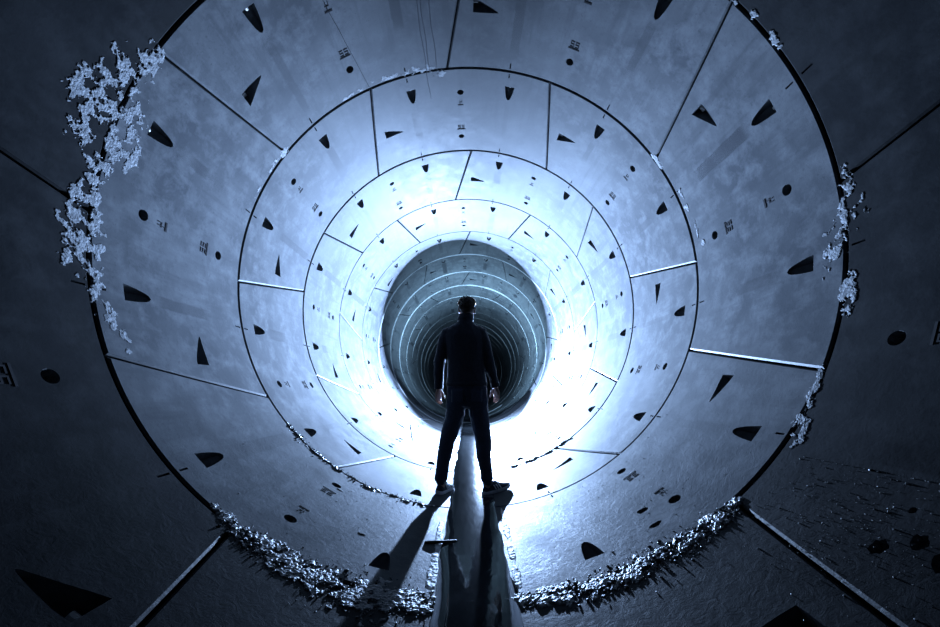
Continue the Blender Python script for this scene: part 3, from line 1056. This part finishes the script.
# trousers
V, F = [], []
loft([(-.015, 3.6, .745, .060, .060), (-.015, 3.6, .78, .150, .108), (-.015, 3.6, .84, .186, .124), (-.015, 3.6, .90, .192, .130), (-.018, 3.6, .97, .182, .122), (-.020, 3.6, 1.03, .170, .115)], V, F, pw=2.3)
for sd, P in ((-1, [(-.112, 3.60, .86, .096), (-.123, 3.60, .71, .090), (-.153, 3.605, .60, .081), (-.200, 3.61, .455, .073), (-.226, 3.605, .31, .063), (-.244, 3.60, .17, .056), (-.249, 3.60, .132, .0575)]),
              (1, [(.082, 3.60, .86, .098), (.094, 3.60, .71, .091), (.112, 3.61, .60, .082), (.138, 3.615, .455, .076), (.140, 3.605, .31, .066), (.160, 3.60, .17, .055), (.163, 3.60, .130, .0565)])):
    tube_geo([v[:3] for v in P], [v[3] for v in P], 22, V=V, F=F)
tr = remesh(mesh_obj('trousers', V, F, TROU, per), 0.0065, 6, 0.016, 0.07)
for sx in (-1, 1):            # back pockets
    V, F = [], []
    for a in range(7):
        for b in range(7):
            x = -.018 + sx * (.035 + .105 * a / 6); z = .80 + .12 * b / 6
            if b == 0: z += .012 * abs(a - 3) / 3
            V.append(Vector((x, 3.6 - .1325 * (max(0, 1 - abs((x + .015) / .192) ** 2.3)) ** (1 / 2.3) - .006, z)))
    for a in range(6):
        for b in range(6):
            F.append((a * 7 + b, a * 7 + b + 1, a * 7 + 8 + b, a * 7 + 7 + b))
    o = mesh_obj('back_pocket', V, F, TROU, tr)
    sl = o.modifiers.new('Solid', 'SOLIDIFY'); sl.thickness = 0.004; sl.offset = 0

# shoes


def build_shoe(heel, ang):
    """heel: point under the heel, ang: toe direction in deg from straight ahead, clockwise"""
    fw = Vector((sin(rad(ang)), cos(rad(ang)), 0))
    rt = Vector((fw.y, -fw.x, 0))

    def T(l, s, z):
        p = Vector(heel) + fw * l + rt * s
        fl = R - math.sqrt(R * R - p.x * p.x)
        return Vector((p.x, p.y, fl + z))
    st = [(-.012, .020, .060), (.0, .034, .078), (.03, .038, .098), (.07, .039, .105), (.11, .040, .096), (.15, .043, .078), (.19, .047, .062), (.23, .044, .053), (.258, .032, .045), (.272, .014, .036)]
    n = 20
    V, F = [], []
    for (l, hw, top) in st:
        for k in range(n):
            a = 2 * PI * k / n
            c_, s_ = cos(a), sin(a)
            x = hw * math.copysign(abs(c_) ** .8, c_) * (1.0 if s_ < 0 else (1 - .38 * s_ * s_))
            z = .024 + (top - .024) * max(0, s_) + min(0, s_) * .008
            V.append(T(l, x, z))
    for a in range(len(st) - 1):
        for k in range(n):
            F.append((a * n + k, a * n + n + k, a * n + n + (k + 1) % n, a * n + (k + 1) % n))
    F.append(tuple(range(n)))
    F.append(tuple((len(st) - 1) * n + k for k in reversed(range(n))))
    sh = mesh_obj('shoe', V, F, SHOE, per)
    so = [(-.020, .018), (-.012, .030), (.01, .040), (.05, .042), (.10, .041), (.15, .046), (.19, .050), (.23, .048), (.262, .034), (.280, .014)]
    V, F = [], []
    for (l, hw) in so:
        lift = .012 * max(0, (l - .2) / .08) ** 2
        for (x, z) in ((-hw * .93, 0.0), (hw * .93, 0.0), (hw, .008), (hw, .022), (hw * .92, .028), (-hw * .92, .028), (-hw, .022), (-hw, .008)):
            V.append(T(l, x, z + lift + .0005))
    for a in range(len(so) - 1):
        for k in range(8):
            F.append((a * 8 + k, a * 8 + 8 + k, a * 8 + 8 + (k + 1) % 8, a * 8 + (k + 1) % 8))
    F.append(tuple(range(8)))
    F.append(tuple((len(so) - 1) * 8 + k for k in reversed(range(8))))
    o = mesh_obj('sole', V, F, SOLE, sh, smooth=False)
    o['label'] = 'pale rubber sole'

    def surf(l, z, side):
        for a in range(len(st) - 1):
            if st[a][0] <= l <= st[a + 1][0]:
                t = (l - st[a][0]) / (st[a + 1][0] - st[a][0])
                hw = st[a][1] + t * (st[a + 1][1] - st[a][1]); top = st[a][2] + t * (st[a + 1][2] - st[a][2])
        s_ = max(0, min(1, (z - .024) / (top - .024)))
        return T(l, side * (hw * (1 - s_ * s_) ** .4 * (1 - .38 * s_ * s_) + .0022), z)
    for side in (-1, 1):
        for j in range(3):
            V, F = [], []
            for t in range(6):
                z = .030 + .042 * t / 5
                l = .100 + .026 * j - .022 * t / 5
                V += [surf(l - .0055, z, side), surf(l + .0055, z, side)]
            for t in range(5):
                F.append((2 * t, 2 * t + 1, 2 * t + 3, 2 * t + 2))
            o = mesh_obj('stripe', V, F, STRIPE, sh)
            sl = o.modifiers.new('Solid', 'SOLIDIFY'); sl.thickness = 0.0025; sl.offset = 0
    V, F = [], []
    for j in range(5):
        l = .115 + .016 * j
        tp = .1005 - (l - .10) * .55
        tube_geo([T(l, -.020, tp - .004), T(l + .004, 0, tp + .005), T(l, .020, tp - .004)], [.003, .003, .003], 6, V=V, F=F)
    mesh_obj('laces', V, F, STRIPE, sh)
    V, F = lathe([(.034, 0), (.041, .01), (.040, .06), (.040, .085)], T(.035, 0, .075), Vector((0, 0, 1)), 20)
    mesh_obj('sock', V, F, TROU, sh)


build_shoe((-.262, 3.565, 0), 20)
build_shoe((.142, 3.585, 0), 58)
